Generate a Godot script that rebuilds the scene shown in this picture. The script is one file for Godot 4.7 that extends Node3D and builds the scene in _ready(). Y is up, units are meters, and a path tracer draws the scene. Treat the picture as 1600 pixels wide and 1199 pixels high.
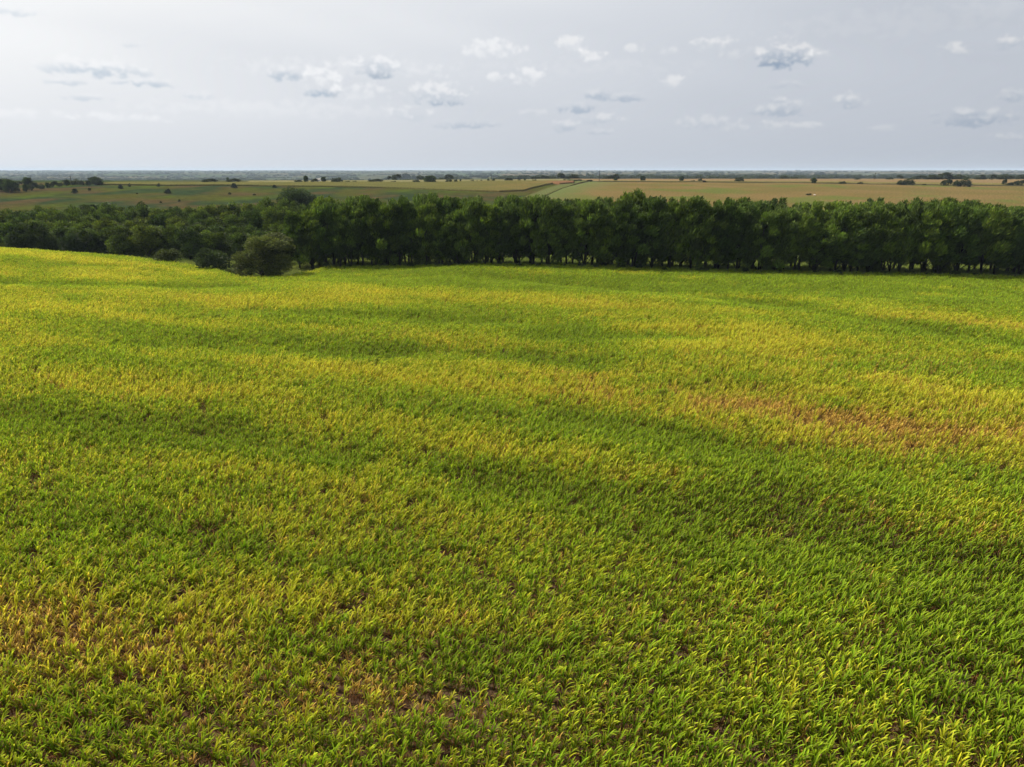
extends Node3D

# ---------------------------------------------------------------- helpers
var rng := RandomNumberGenerator.new()
var n_big := FastNoiseLite.new()
var n_mid := FastNoiseLite.new()
var n_fine := FastNoiseLite.new()
var field_poly := PackedVector2Array()
var taken := {}
var leaf_mats := []
var bark: StandardMaterial3D
var MAXB := 1.5
var relief := PackedFloat32Array()   # swales of the corn field on a 2 m grid, 190 by 125 from (-190, -230)

const PD := [-100000.0, 185.0, 205.0, 230.0, 262.0, 300.0, 350.0, 400.0, 500.0, 600.0, 700.0, 800.0, 1000.0, 1500.0, 2500.0, 4000.0, 6000.0, 9000.0, 12000.0, 15000.0, 1000000.0]
const PH := [0.0, 0.0, -0.5, -2.0, -2.0, -1.0, 1.0, 3.0, 7.0, 10.8, 13.0, 13.6, 13.5, 6.0, 2.0, 2.0, 8.0, 18.0, 26.0, 24.0, 24.0]
const PL := [0.0, 0.0, -0.5, -2.0, -2.0, -1.0, 1.0, 3.0, 7.0, 10.8, 13.0, 13.6, 12.0, -8.0, -20.0, -17.0, -3.0, 13.0, 26.0, 24.0, 24.0]


func terrain(x: float, z: float) -> float:
	var d := -z
	var h := 0.0
	if d > 185.0:
		var i := 1
		while PD[i + 1] < d:
			i += 1
		var t: float = (d - PD[i]) / (PD[i + 1] - PD[i])
		h = lerpf(PH[i], PH[i + 1], t)
		if d > 800.0:
			h = lerpf(lerpf(PL[i], PL[i + 1], t), h, smoothstep(-0.28, 0.05, x / d))
	if d > 60.0 and d < 330.0:
		var a := (x + 160.0) / 30.0
		var b := (z + 195.0) / 30.0
		h += 3.0 * exp(-0.5 * (a * a + b * b))
		var e := x + 62.0
		var f := z + 185.0
		h -= 1.6 * exp(-(e * e + f * f) / 1250.0)
	if d < 230.0:
		h += 0.35 * n_big.get_noise_2d(x * 0.5, z * 0.5)
		var gx := (x + 190.0) * 0.5
		var gz := (z + 230.0) * 0.5
		if relief.size() and gx >= 0.0 and gx < 188.0 and gz >= 0.0 and gz < 123.0:
			var q := int(gz) * 190 + int(gx)
			var fx := gx - floorf(gx)
			h += lerpf(lerpf(relief[q], relief[q + 1], fx), lerpf(relief[q + 190], relief[q + 191], fx), gz - floorf(gz))
	elif d < 1200.0:
		h += 0.5 * n_big.get_noise_2d(x * 0.5, z * 0.5)
	elif d > 2500.0:
		h += minf((d - 2500.0) / 1500.0, 1.0) * 14.0 * n_big.get_noise_2d(x * 0.02, z * 0.025)
	return h


func numbered(called: String) -> String:
	if not taken.has(called):
		taken[called] = 0
		return called
	taken[called] += 1
	return "%s_%03d" % [called, taken[called]]


func tag(o: Node, label: String, category := "", group := "", kind := "") -> Node:
	if label:
		o.set_meta("label", label)
	if category:
		o.set_meta("category", category)
	if group:
		o.set_meta("group", group)
	if kind:
		o.set_meta("kind", kind)
	return o


func part(called: String, mesh: Mesh, m: Material, parent: Node) -> MeshInstance3D:
	var o := MeshInstance3D.new()
	o.name = called
	o.mesh = mesh
	o.material_override = m
	parent.add_child(o, true)
	return o


func top(called: String, mesh: Mesh, m: Material) -> MeshInstance3D:
	return part(numbered(called), mesh, m, self)


func thing(called: String, at: Vector3) -> Node3D:
	var o := Node3D.new()
	o.name = numbered(called)
	o.position = at
	add_child(o, true)
	return o


func paint(c: Color, rough := 0.8, back := 0.0, vcol := false, spec := 0.3) -> StandardMaterial3D:
	var m := StandardMaterial3D.new()
	m.albedo_color = c.linear_to_srgb()
	m.roughness = rough
	m.metallic_specular = spec
	m.cull_mode = BaseMaterial3D.CULL_DISABLED
	m.vertex_color_use_as_albedo = vcol
	if back > 0.0:
		m.backlight_enabled = true
		m.backlight = Color(back, back, back).linear_to_srgb()
	return m


func speckle(m: StandardMaterial3D, size: float, low: float, seed_no: int) -> void:
	var n := FastNoiseLite.new()
	n.seed = seed_no
	n.frequency = 0.02
	n.fractal_octaves = 5
	n.fractal_gain = 0.65
	var t := NoiseTexture2D.new()
	t.width = 512
	t.height = 512
	t.seamless = true
	t.noise = n
	var g := Gradient.new()
	g.set_color(0, Color(low, low, low))
	g.set_color(1, Color(1, 1, 1))
	t.color_ramp = g
	m.albedo_texture = t
	m.uv1_triplanar = true
	m.uv1_world_triplanar = true
	m.uv1_scale = Vector3.ONE / size


func mesh_from(v: PackedVector3Array, c := PackedColorArray(), n := PackedVector3Array(), idx := PackedInt32Array()) -> ArrayMesh:
	var a := []
	a.resize(Mesh.ARRAY_MAX)
	a[Mesh.ARRAY_VERTEX] = v
	if c.size():
		a[Mesh.ARRAY_COLOR] = c
	if n.size():
		a[Mesh.ARRAY_NORMAL] = n
	if idx.size():
		a[Mesh.ARRAY_INDEX] = idx
	var m := ArrayMesh.new()
	m.add_surface_from_arrays(Mesh.PRIMITIVE_TRIANGLES, a)
	return m


# a tapered tube through points
func tube(st: SurfaceTool, pts: Array, radii: Array, sides := 6) -> void:
	for i in pts.size() - 1:
		var a: Vector3 = pts[i]
		var b: Vector3 = pts[i + 1]
		var dir := (b - a).normalized()
		var s := dir.cross(Vector3(0.31, 0.1, 0.95)).normalized()
		var u := s.cross(dir)
		for k in sides:
			var t0 := TAU * k / sides
			var t1 := TAU * (k + 1) / sides
			var e0 := s * cos(t0) + u * sin(t0)
			var e1 := s * cos(t1) + u * sin(t1)
			var p0 := a + e0 * float(radii[i])
			var p1 := a + e1 * float(radii[i])
			var p2 := b + e1 * float(radii[i + 1])
			var p3 := b + e0 * float(radii[i + 1])
			for q in [[p0, e0], [p2, e1], [p1, e1], [p0, e0], [p3, e0], [p2, e1]]:
				st.set_normal(q[1])
				st.add_vertex(q[0])


# ---------------------------------------------------------------- foliage
func leaf(v: PackedVector3Array, c: PackedColorArray, p: Vector3, dir: Vector3, roll: Vector3, l: float, w: float, col: Color) -> void:
	var s := dir.cross(roll).normalized() * w
	var fold := s.cross(dir).normalized() * w * 0.35
	var mid := p + dir * l * 0.45
	var tip := p + dir * l
	v.append(p); v.append(mid + s + fold); v.append(tip)
	v.append(p); v.append(tip); v.append(mid - s + fold)
	for k in 6:
		c.append(col)


func rand_dir() -> Vector3:
	var y := rng.randf_range(-1, 1)
	var a := rng.randf() * TAU
	var r := sqrt(1.0 - y * y)
	return Vector3(r * cos(a), y, r * sin(a))


# a leaf clump: leaves near the surface of a ball, combed outward, upward and by the wind
func clump(v: PackedVector3Array, c: PackedColorArray, at: Vector3, r: float, count: int, out: Vector3, up: float, wind: float, l: float, w: float, col: Color, flat := 1.0) -> void:
	var tone := rng.randf_range(0.45, 1.5)
	for i in count:
		var d := rand_dir()
		var p := at + d * r * pow(rng.randf(), 0.36) * Vector3(1, flat, 1)
		var g := (d * 0.6 + out * 0.4 + Vector3(wind, up, wind * 0.1) + rand_dir() * 0.55).normalized()
		var j := tone * rng.randf_range(0.6, 1.45)
		var cc := Color(col.r * j * rng.randf_range(0.92, 1.15), col.g * j, col.b * j * rng.randf_range(0.85, 1.15))
		var q := rng.randf_range(0.7, 1.3)
		leaf(v, c, p, g, rand_dir(), l * q, w * q, cc)


# tall wind-combed shelterbelt tree, 16 m: returns [crown, trunk]
func belt_tree(seed_no: int, spread: float, low: float) -> Array:
	rng.seed = seed_no
	var v := PackedVector3Array()
	var c := PackedColorArray()
	var st := SurfaceTool.new()
	st.begin(Mesh.PRIMITIVE_TRIANGLES)
	var lean := rng.randf_range(-0.3, 0.9)
	var pts := []
	var rad := []
	for i in 6:
		var f := i / 5.0
		pts.append(Vector3(lean * f * f * 1.6 + rng.randf_range(-0.15, 0.15), 13.5 * f - 0.3, rng.randf_range(-0.2, 0.2)))
		rad.append(lerpf(0.27, 0.05, f))
	tube(st, pts, rad, 7)
	if rng.randf() < 0.6:
		var side := rng.randf() * TAU
		tube(st, [Vector3(0.2, -0.3, 0), Vector3(cos(side) * 0.9, 4, sin(side) * 0.9), Vector3(cos(side) * 1.7, 9, sin(side) * 1.6)], [0.19, 0.15, 0.05], 6)
	for k in 46:
		var f := lerpf(low, 1.0, pow((k + rng.randf()) / 46.0, 0.85))
		var wide := spread * (0.62 + 0.5 * sin(PI * clampf((f - low) / (1.0 - low) * 0.8 + 0.12, 0, 1))) * (1.0 if f < 0.8 else lerpf(1.0, 0.72, (f - 0.8) / 0.2))
		var a := k * 2.4 + rng.randf_range(-0.5, 0.5)
		var rr := wide * sqrt(rng.randf_range(0.12, 1.0))
		var at := Vector3(cos(a) * rr + lean * f * f * 1.6 + 0.5 * f, f * 15.2 + rng.randf_range(-0.4, 0.5), sin(a) * rr)
		if k % 2 == 0:
			var root := Vector3(lean * f * f * 1.4, maxf(f * 15.2 - rr * 1.1 - 0.5, 1.2), 0)
			tube(st, [root, root.lerp(at, 0.55) + Vector3(0, 0.3, 0), at], [0.09, 0.06, 0.02], 4)
		var cr := rng.randf_range(0.85, 1.45) * (0.8 if f > 0.85 else 1.0)
		clump(v, c, at, cr, int(95 * cr * cr) + 20, Vector3(cos(a), 0.2, sin(a)), 1.25, 0.6, 0.95, 0.125, Color(0.108, 0.178, 0.022))
		if f > 0.7:   # upright shoots
			for s in 3:
				var sp := at + Vector3(rng.randf_range(-1, 1), 0.4, rng.randf_range(-1, 1)) * cr * 0.8
				clump(v, c, sp + Vector3(0.25, 0.5, 0), 0.5, 22, Vector3.UP, 1.0, 0.6, 0.6, 0.12, Color(0.115, 0.18, 0.024), 1.5)
	return [mesh_from(v, c), st.commit()]


# round-headed tree made of lobes, 10 m high and 9 m wide before scaling
func round_tree(seed_no: int, lobes: int, bottom: float, l: float, w: float, col: Color, stems: int, per := 1.0, skew := 0.0) -> Array:
	rng.seed = seed_no
	var v := PackedVector3Array()
	var c := PackedColorArray()
	var st := SurfaceTool.new()
	st.begin(Mesh.PRIMITIVE_TRIANGLES)
	for s in stems:
		var a := TAU * s / stems + rng.randf()
		var o := Vector3(cos(a), 0, sin(a)) * (0.0 if stems == 1 else 0.5)
		var tip := Vector3(cos(a) * 2.0, 6.5, sin(a) * 2.0) if stems > 1 else Vector3(0.4, 7.5, 0.2)
		tube(st, [o + Vector3(0, -0.4, 0), o.lerp(tip, 0.35) + Vector3(0.15, 0.2, 0), tip], [0.26, 0.19, 0.06], 6)
	for k in lobes:
		var f := (k + 0.5) / lobes
		var a := k * 2.39996 + rng.randf_range(-0.35, 0.35)
		var y := lerpf(bottom, 0.93, pow(f, 0.8))
		var t := (y - bottom) / (1.0 - bottom)
		var wide := sqrt(maxf(1.0 - pow(absf(t * 1.35 - 0.38), 2.2), 0.02))
		var rr := 3.5 * wide * rng.randf_range(0.62, 1.12)
		if k % 5 == 0:
			rr *= 0.4
		var at := Vector3(cos(a) * rr, y * 9.2 + rng.randf_range(-0.3, 0.35), sin(a) * rr)
		at.x += skew * (t * 1.6 - 0.7)
		var cr := rng.randf_range(0.8, 1.75)
		if stems and k % 2 == 0:
			var root := Vector3(at.x * 0.12, maxf(at.y - rr * 0.9 - 0.6, 0.7), at.z * 0.12)
			tube(st, [root, root.lerp(at, 0.5) + Vector3(0, 0.35, 0), at], [0.11, 0.07, 0.02], 4)
		clump(v, c, at, cr, int((95 * cr * cr + 25) * per), Vector3(cos(a), 0.35, sin(a)), 0.35, 0.25, l, w, col, 0.85)
	return [mesh_from(v, c), st.commit() if stems else null]


# shrub or cedar: leaves over a dome (point = 0) or a cone (point = 1), 1 m high and 1 m wide
func dome(seed_no: int, count: int, point: float, l: float, w: float, col: Color, bumps := 9) -> ArrayMesh:
	rng.seed = seed_no
	var v := PackedVector3Array()
	var c := PackedColorArray()
	var lumps := []
	for k in bumps:
		var a := k * 2.4 + rng.randf()
		var y := rng.randf_range(0.12, 0.8) if k else 0.8
		var r := 0.33 * sqrt(1.0 - y * y * 0.95) * (1.0 - point * y * 0.6)
		lumps.append([Vector3(cos(a) * r, y * 0.85, sin(a) * r), rng.randf_range(0.16, 0.25) * (1.0 - point * y * 0.5), rng.randf_range(0.75, 1.25)])
	for i in count:
		var b = lumps[rng.randi() % bumps]
		var d := rand_dir()
		var p: Vector3 = b[0] + d * b[1] * pow(rng.randf(), 0.4)
		p.y = absf(p.y)
		var j: float = b[2] * rng.randf_range(0.75, 1.3)
		leaf(v, c, p, (d + Vector3(0.25, 0.7, 0) + rand_dir() * 0.5).normalized(), rand_dir(), l, w, Color(col.r * j, col.g * j, col.b * j))
	return mesh_from(v, c)


func tree(called: String, label: String, category: String, group: String, at: Vector3, size: Vector3, yaw: float, look: Array, m: Material, parts := true) -> void:
	var o := thing(called, at)
	o.scale = size
	o.rotation.y = yaw
	part("crown", look[0], m, o)
	if parts and look[1]:
		part("trunk", look[1], bark, o)
	tag(o, label, category, group)


# ---------------------------------------------------------------- corn
# kind 0 green, 1 yellow green, 2 golden, 3 dry
func corn_plant(seed_no: int, kind: int) -> ArrayMesh:
	rng.seed = seed_no
	var v := PackedVector3Array()
	var c := PackedColorArray()
	var high := rng.randf_range(1.5, 1.8)
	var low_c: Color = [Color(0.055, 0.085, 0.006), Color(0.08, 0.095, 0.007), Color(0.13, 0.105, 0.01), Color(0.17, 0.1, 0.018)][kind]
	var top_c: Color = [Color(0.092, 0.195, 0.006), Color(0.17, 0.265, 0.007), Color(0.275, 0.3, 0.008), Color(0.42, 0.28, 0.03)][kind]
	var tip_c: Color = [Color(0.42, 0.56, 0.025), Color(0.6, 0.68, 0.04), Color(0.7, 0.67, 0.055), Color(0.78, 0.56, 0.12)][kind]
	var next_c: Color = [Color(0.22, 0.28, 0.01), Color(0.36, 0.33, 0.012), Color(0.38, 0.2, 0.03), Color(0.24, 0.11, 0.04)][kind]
	var dead := Color(0.19, 0.09, 0.035)
	# stalk, bent by the wind
	var bend := rng.randf_range(0.05, 0.22)
	for i in 4:
		var f0 := i / 4.0
		var f1 := (i + 1) / 4.0
		var a := Vector3(bend * f0 * f0, high * f0, 0)
		var b := Vector3(bend * f1 * f1, high * f1, 0)
		for k in 3:
			var e0 := Vector3(cos(TAU * k / 3), 0, sin(TAU * k / 3)) * 0.014
			var e1 := Vector3(cos(TAU * (k + 1) / 3), 0, sin(TAU * (k + 1) / 3)) * 0.014
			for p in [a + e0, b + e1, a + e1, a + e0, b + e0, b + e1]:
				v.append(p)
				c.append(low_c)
	var leaves := 11
	for n in leaves:
		var f := (n + 0.6) / leaves
		var y := high * lerpf(0.12, 0.98, f)
		var at := Vector3(bend * pow(y / high, 2), y, 0)
		var a := PI * n + rng.randf_range(-0.7, 0.7)
		var flat := (Vector3(cos(a), 0, sin(a)) + Vector3(0.9, 0, 0.1) * lerpf(0.2, 1.0, f)).normalized()
		var rise := lerpf(1.05, 1.42, f) + rng.randf_range(-0.22, 0.12)
		var length := rng.randf_range(0.6, 0.9) * (1.0 - 0.3 * absf(f - 0.55))
		var width := rng.randf_range(0.024, 0.036)
		var droop := rng.randf_range(0.4, 1.5)
		var old := f < 0.34 and rng.randf() < (0.75 if kind < 2 else 1.0)
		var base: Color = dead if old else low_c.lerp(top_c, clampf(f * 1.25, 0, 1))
		if not old and rng.randf() < 0.28:
			base = base.lerp(next_c, rng.randf_range(0.4, 1.0))
		var end: Color = dead * 1.25 if old else base.lerp(tip_c, clampf(0.3 + f * 0.7, 0, 1))
		if not old and rng.randf() < 0.06:
			end = Color(0.66, 0.42, 0.1)
		var tone := rng.randf_range(0.65, 1.35)
		var p := at
		var ang := rise
		var seg := 6
		var prev := []
		for i in seg + 1:
			var t := float(i) / seg
			var dir := flat * cos(ang) + Vector3.UP * sin(ang)
			var side := flat.cross(Vector3.UP).normalized()
			var lift := dir.cross(side).normalized()
			if lift.y < 0:
				lift = -lift
			var wd := width * (0.55 + 1.4 * t) * (1.0 - t * t) * 1.25 + 0.003
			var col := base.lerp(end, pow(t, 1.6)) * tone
			col.a = 1.0
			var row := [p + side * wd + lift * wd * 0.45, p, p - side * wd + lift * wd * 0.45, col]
			if i:
				for k in 2:
					for q in [[prev[k], prev[3]], [row[k + 1], row[3]], [row[k], row[3]], [prev[k], prev[3]], [prev[k + 1], prev[3]], [row[k + 1], row[3]]]:
						v.append(q[0])
						c.append(q[1])
			prev = row
			p += dir * length / seg
			ang -= droop / seg * (0.4 + 1.3 * t)
	# tassel
	for n in 5:
		var b := Vector3(bend, high, 0)
		var d := Vector3(0.5 + rng.randf_range(-0.35, 0.4), 0.8, rng.randf_range(-0.4, 0.4)).normalized()
		leaf(v, c, b, d, rand_dir(), rng.randf_range(0.2, 0.32), 0.009, Color(0.42, 0.33, 0.13))
	return mesh_from(v, c)


# ---------------------------------------------------------------- far fields
func along(line: Array, t: float) -> Vector2:
	var f := clampf(t, 0.0, 1.0) * (line.size() - 1)
	var i := mini(int(f), line.size() - 2)
	return line[i].lerp(line[i + 1], f - i)


# a field draped over the land between a near and a far line, standing 'high' above it, with sides down to the ground
func field(called: String, near: Array, far: Array, nu: int, nv: int, high: float, tint: Callable, m: Material) -> MeshInstance3D:
	var v := PackedVector3Array()
	var c := PackedColorArray()
	var idx := PackedInt32Array()
	for j in nv + 3:
		for i in nu + 3:
			var u := clampf((i - 1.0) / nu, 0, 1)
			var w := clampf((j - 1.0) / nv, 0, 1)
			var p := along(near, u).lerp(along(far, u), w)
			var rim := i == 0 or j == 0 or i == nu + 2 or j == nv + 2
			var y := terrain(p.x, p.y) + (-0.6 if rim else high + (0.25 * high * n_fine.get_noise_2d(p.x * 3.0, p.y * 3.0)))
			v.append(Vector3(p.x, y, p.y))
			c.append(tint.call(p.x, p.y, u, w))
	var n := nu + 3
	for j in nv + 2:
		for i in nu + 2:
			var a := j * n + i
			idx.append_array([a, a + n, a + 1, a + 1, a + n, a + n + 1])
	var st := SurfaceTool.new()
	st.create_from(mesh_from(v, c, PackedVector3Array(), idx), 0)
	st.generate_normals()
	return top(called, st.commit(), m)


# how far below eye level the belt's skyline runs: slope of the sight line over its top
func belt_top(s: float) -> float:
	var line := [[-0.6, 0.043], [-0.389, 0.0431], [-0.337, 0.0333], [-0.27, 0.0366], [-0.203, 0.0357], [-0.169, 0.0333], [-0.093, 0.0341], [0.0, 0.0325], [0.059, 0.0292], [0.084, 0.0316], [0.168, 0.0284], [0.219, 0.0316], [0.27, 0.0366],
		[0.32, 0.0333], [0.334, 0.0382], [0.398, 0.0448], [0.414, 0.0431], [0.431, 0.0366], [0.506, 0.0333], [0.574, 0.0374], [0.592, 0.0431], [0.608, 0.0374], [0.634, 0.0415], [0.677, 0.0448], [2.0, 0.045]]
	for i in line.size() - 1:
		if s < line[i + 1][0]:
			return lerpf(line[i][1], line[i + 1][1], clampf((s - line[i][0]) / (line[i + 1][0] - line[i][0]), 0.0, 1.0))
	return 0.045


# where along the belt, told by what stands on the ridge above it
func belt_zone(s: float) -> String:
	var marks := [[-0.3, "behind the solitary olive tree"], [-0.24, "below the big isolated round tree"], [-0.17, "below the long ridge thicket"], [-0.09, "below the largest ridge tree"], [-0.03, "below the dotted bush row"], [0.05, "below the reddish bare patch"],
		[0.12, "below the utility pole"], [0.19, "below the block shaped road tree"], [0.26, "below the reddish road bush"], [0.33, "left of the lone round road tree"], [0.42, "below the lone round road tree"], [0.5, "left of the wide green clump"], [0.57, "below the wide green clump"], [0.64, "below the double bush clump"]]
	for m in marks:
		if s < m[0]:
			return m[1]
	return "at the right edge"


func blend(a: Color, b: Color, t: float) -> Color:
	return a.lerp(b, clampf(t, 0.0, 1.0))


func ground_tint(x: float, z: float) -> Color:
	var d := -z
	var s := n_mid.get_noise_2d(x * 0.6, z * 1.0)
	var f := n_fine.get_noise_2d(x, z)
	if d < 232.0 and Geometry2D.is_point_in_polygon(Vector2(x, z), field_poly):
		return blend(Color(0.075, 0.042, 0.026), Color(0.125, 0.08, 0.048), 0.5 + f)
	if d < 150.0:
		return blend(Color(0.075, 0.042, 0.026), Color(0.125, 0.08, 0.048), 0.5 + f)
	var grass := blend(Color(0.13, 0.18, 0.03), Color(0.2, 0.23, 0.05), 0.5 + s + f * 0.4)
	if d < 300.0:
		return grass
	var b := n_big.get_noise_2d(x * 0.7, z * 0.45)
	var olive := Color(0.088, 0.09, 0.022)
	var grey := Color(0.042, 0.066, 0.028)
	var rust := Color(0.105, 0.078, 0.036)
	var past := blend(grey, olive, 0.5 + b * 2.2)
	var e := n_mid.get_noise_2d(x * 0.4 + 40.0, z * 0.22)
	past = blend(past, rust, e * 3.0 - 0.2)
	past = blend(past, Color(0.085, 0.115, 0.02), -e * 2.6 - 0.45)
	past = past * (0.82 + 0.35 * f)
	past.a = 1.0
	past = blend(grass, past, (d - 300.0) / 90.0)
	if d < 700.0:
		return past
	# beyond the ridge: a patchwork of fields
	var cell := n_big.get_noise_2d(floorf(x / 420.0 + floorf(z / 380.0) * 0.37) * 91.0, floorf(z / 380.0) * 57.0) * 1.6
	var patch := blend(Color(0.06, 0.085, 0.035), Color(0.13, 0.105, 0.06), 0.45 + cell + (0.25 if x > -50.0 else -0.25))
	patch = blend(patch, Color(0.03, 0.05, 0.022), n_big.get_noise_2d(x * 0.12, z * 0.12) * 1.8 - (0.35 if x > -0.15 * d else 0.0))
	patch = patch * (1.0 + 0.2 * f)
	patch.a = 1.0
	return blend(past, patch, (d - 720.0) / 60.0)


# ---------------------------------------------------------------- sky
func sky_picture(to_sun: Vector3) -> ImageTexture:
	var w := 512
	var h := 256
	var im := Image.create_empty(w + 16, h, false, Image.FORMAT_RGBF)
	var veil := FastNoiseLite.new()
	veil.seed = 5
	veil.frequency = 1.6
	veil.fractal_octaves = 4
	for y in h:
		var el := PI * (0.5 - (y + 0.5) / h)
		for x in w + 16:
			var az := TAU * (x - 7.5) / w
			var e := maxf(el, 0.0)
			var dir := Vector3(sin(az) * cos(e), sin(e), -cos(az) * cos(e))
			var g := rad_to_deg(acos(clampf(dir.dot(to_sun), -1, 1)))
			var near_sun := exp(-maxf(g - 45.9, -38.0) / 36.0)
			var lum := (0.375 + 0.49 * near_sun) * (1.0 + 0.6 * minf(e, 0.25))
			lum += 0.1 * veil.get_noise_3d(dir.x * 1.0, dir.y * 6.0 + dir.x * 0.8, dir.z * 1.0) * clampf(e * 4.0, 0.0, 1.0)
			var k := Color(0.925, 1.005, 1.15).lerp(Color(0.985, 1.0, 1.02), clampf((lum - 0.45) / 0.45, 0.0, 1.0))
			im.set_pixel(x, y, Color(k.r * lum / MAXB, k.g * lum / MAXB, k.b * lum / MAXB))
	im.resize(4224, 2048, Image.INTERPOLATE_CUBIC)
	im = im.get_region(Rect2i(64, 0, 4096, 2048))
	var puff := FastNoiseLite.new()
	puff.seed = 11
	puff.frequency = 0.55
	puff.fractal_octaves = 5
	puff.fractal_gain = 0.58
	# azimuth, elevation, width and height in degrees, brightness of the top, shade of the base
	var clouds := [
		[-27.64, 6.22, 5.66, 1.28, 0.50, 0.80],
		[-24.96, 5.51, 3.59, 0.64, 0.30, 0.80],
		[-29.35, 5.38, 2.55, 0.51, 0.20, 0.60],
		[-28.42, 4.48, 2.80, 0.52, 0.20, 0.50],
		[-31.63, 9.13, 3.07, 0.68, 0.10, 0.50],
		[-25.42, 7.77, 1.18, 0.39, 0.10, 0.40],
		[-15.86, 6.38, 2.37, 0.91, 0.30, 0.90],
		[-13.63, 6.24, 2.33, 1.59, 0.90, 0.10],
		[-13.39, 5.33, 2.53, 0.84, 0.30, 1.00],
		[-9.60, 7.00, 3.38, 1.64, 0.60, 0.70],
		[-9.40, 6.54, 2.12, 0.68, 0.20, 1.00],
		[-11.03, 5.33, 3.82, 1.43, 0.70, 0.15],
		[-5.39, 5.20, 4.24, 1.68, 0.90, 0.50],
		[-5.12, 4.77, 2.76, 0.59, 0.30, 0.70],
		[-21.73, 4.85, 2.53, 0.59, 0.20, 0.40],
		[-3.06, 3.24, 4.47, 0.79, 0.10, 0.60],
		[-1.47, 8.22, 3.78, 1.39, 0.90, 0.10],
		[-1.16, 6.46, 1.29, 0.80, 0.90, 0.10],
		[1.11, 6.46, 2.79, 1.20, 1.00, 0.15],
		[4.20, 8.57, 1.78, 1.29, 1.00, 0.15],
		[5.73, 7.81, 2.07, 0.89, 1.00, 0.10],
		[8.64, 8.25, 1.46, 0.68, 0.80, 0.10],
		[11.23, 8.03, 1.43, 0.67, 0.60, 0.10],
		[14.04, 8.34, 2.51, 1.02, 1.00, 0.25],
		[18.82, 7.43, 3.68, 1.84, 1.00, 1.00],
		[18.57, 7.05, 2.64, 0.88, 0.50, 1.00],
		[20.85, 7.42, 2.55, 0.68, 0.70, 0.20],
		[15.67, 7.64, 2.01, 0.64, 0.50, 0.10],
		[29.06, 7.13, 1.75, 0.88, 1.00, 0.35],
		[31.98, 7.41, 2.04, 0.89, 1.00, 0.45],
		[11.44, 5.96, 1.90, 0.95, 0.90, 0.15],
		[6.17, 5.27, 1.97, 0.98, 0.30, 0.70],
		[8.24, 5.04, 2.24, 0.78, 0.30, 0.70],
		[4.86, 4.38, 3.16, 0.89, 0.20, 0.80],
		[4.04, 3.11, 1.88, 0.99, 0.60, 0.50],
		[6.46, 3.54, 2.95, 0.88, 0.70, 0.40],
		[6.48, 2.74, 1.96, 0.49, 0.30, 0.40],
		[13.84, 3.20, 4.20, 1.03, 0.50, 0.30],
		[18.86, 4.03, 3.52, 1.14, 0.60, 0.60],
		[18.68, 4.62, 1.32, 0.53, 0.30, 0.40],
		[19.26, 2.98, 3.95, 0.70, 0.70, 0.20],
		[19.12, 5.62, 2.19, 0.53, 0.30, 0.30],
		[23.09, 4.40, 1.90, 1.07, 0.90, 0.50],
		[16.06, 2.91, 1.82, 0.91, 0.50, 0.20],
		[30.90, 3.13, 4.26, 1.21, 0.50, 0.70],
		[30.16, 3.46, 3.97, 0.51, 0.20, 0.50],
		[32.49, 4.41, 1.36, 0.82, 0.60, 0.50],
		[32.77, 2.02, 2.05, 0.55, 0.60, 0.30],
		[25.52, 2.65, 1.75, 0.64, 0.40, 0.20],
		[-32.57, 3.30, 5.46, 0.68, 0.50, 0.10],
		[-26.19, 3.31, 5.48, 0.63, 0.60, 0.10],
		[-7.46, 3.88, 2.93, 0.98, 0.50, 0.30],
		[1.41, 4.00, 2.49, 0.70, 0.40, 0.20],
	]
	rng.seed = 77
	for i in 230:   # the rest of the sky carries on in the same way
		var az := rng.randf_range(-180, 180)
		if absf(az) < 38.0:
			continue
		var el := rng.randf_range(2.0, 15.0)
		var s := rng.randf_range(0.6, 1.5)
		clouds.append([az, el, s * 3.2 * (0.6 + el / 15.0), s * 1.1 * (0.5 + el / 12.0), rng.randf_range(0.2, 1.0), rng.randf_range(0.1, 0.9)])
	for i in 70:
		var az := rng.randf_range(-180, 180)
		var s := rng.randf_range(0.7, 1.6)
		clouds.append([az, rng.randf_range(19.0, 55.0), s * 7.0, s * 3.2, rng.randf_range(0.2, 0.9), rng.randf_range(0.1, 0.7)])
	for i in 60:   # broad thin veils
		clouds.append([rng.randf_range(-180, 180), rng.randf_range(3.0, 20.0), rng.randf_range(9.0, 22.0), rng.randf_range(0.7, 1.8), rng.randf_range(0.15, 0.4), rng.randf_range(0.0, 0.12)])
	var ppd := 4096.0 / 360.0
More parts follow.
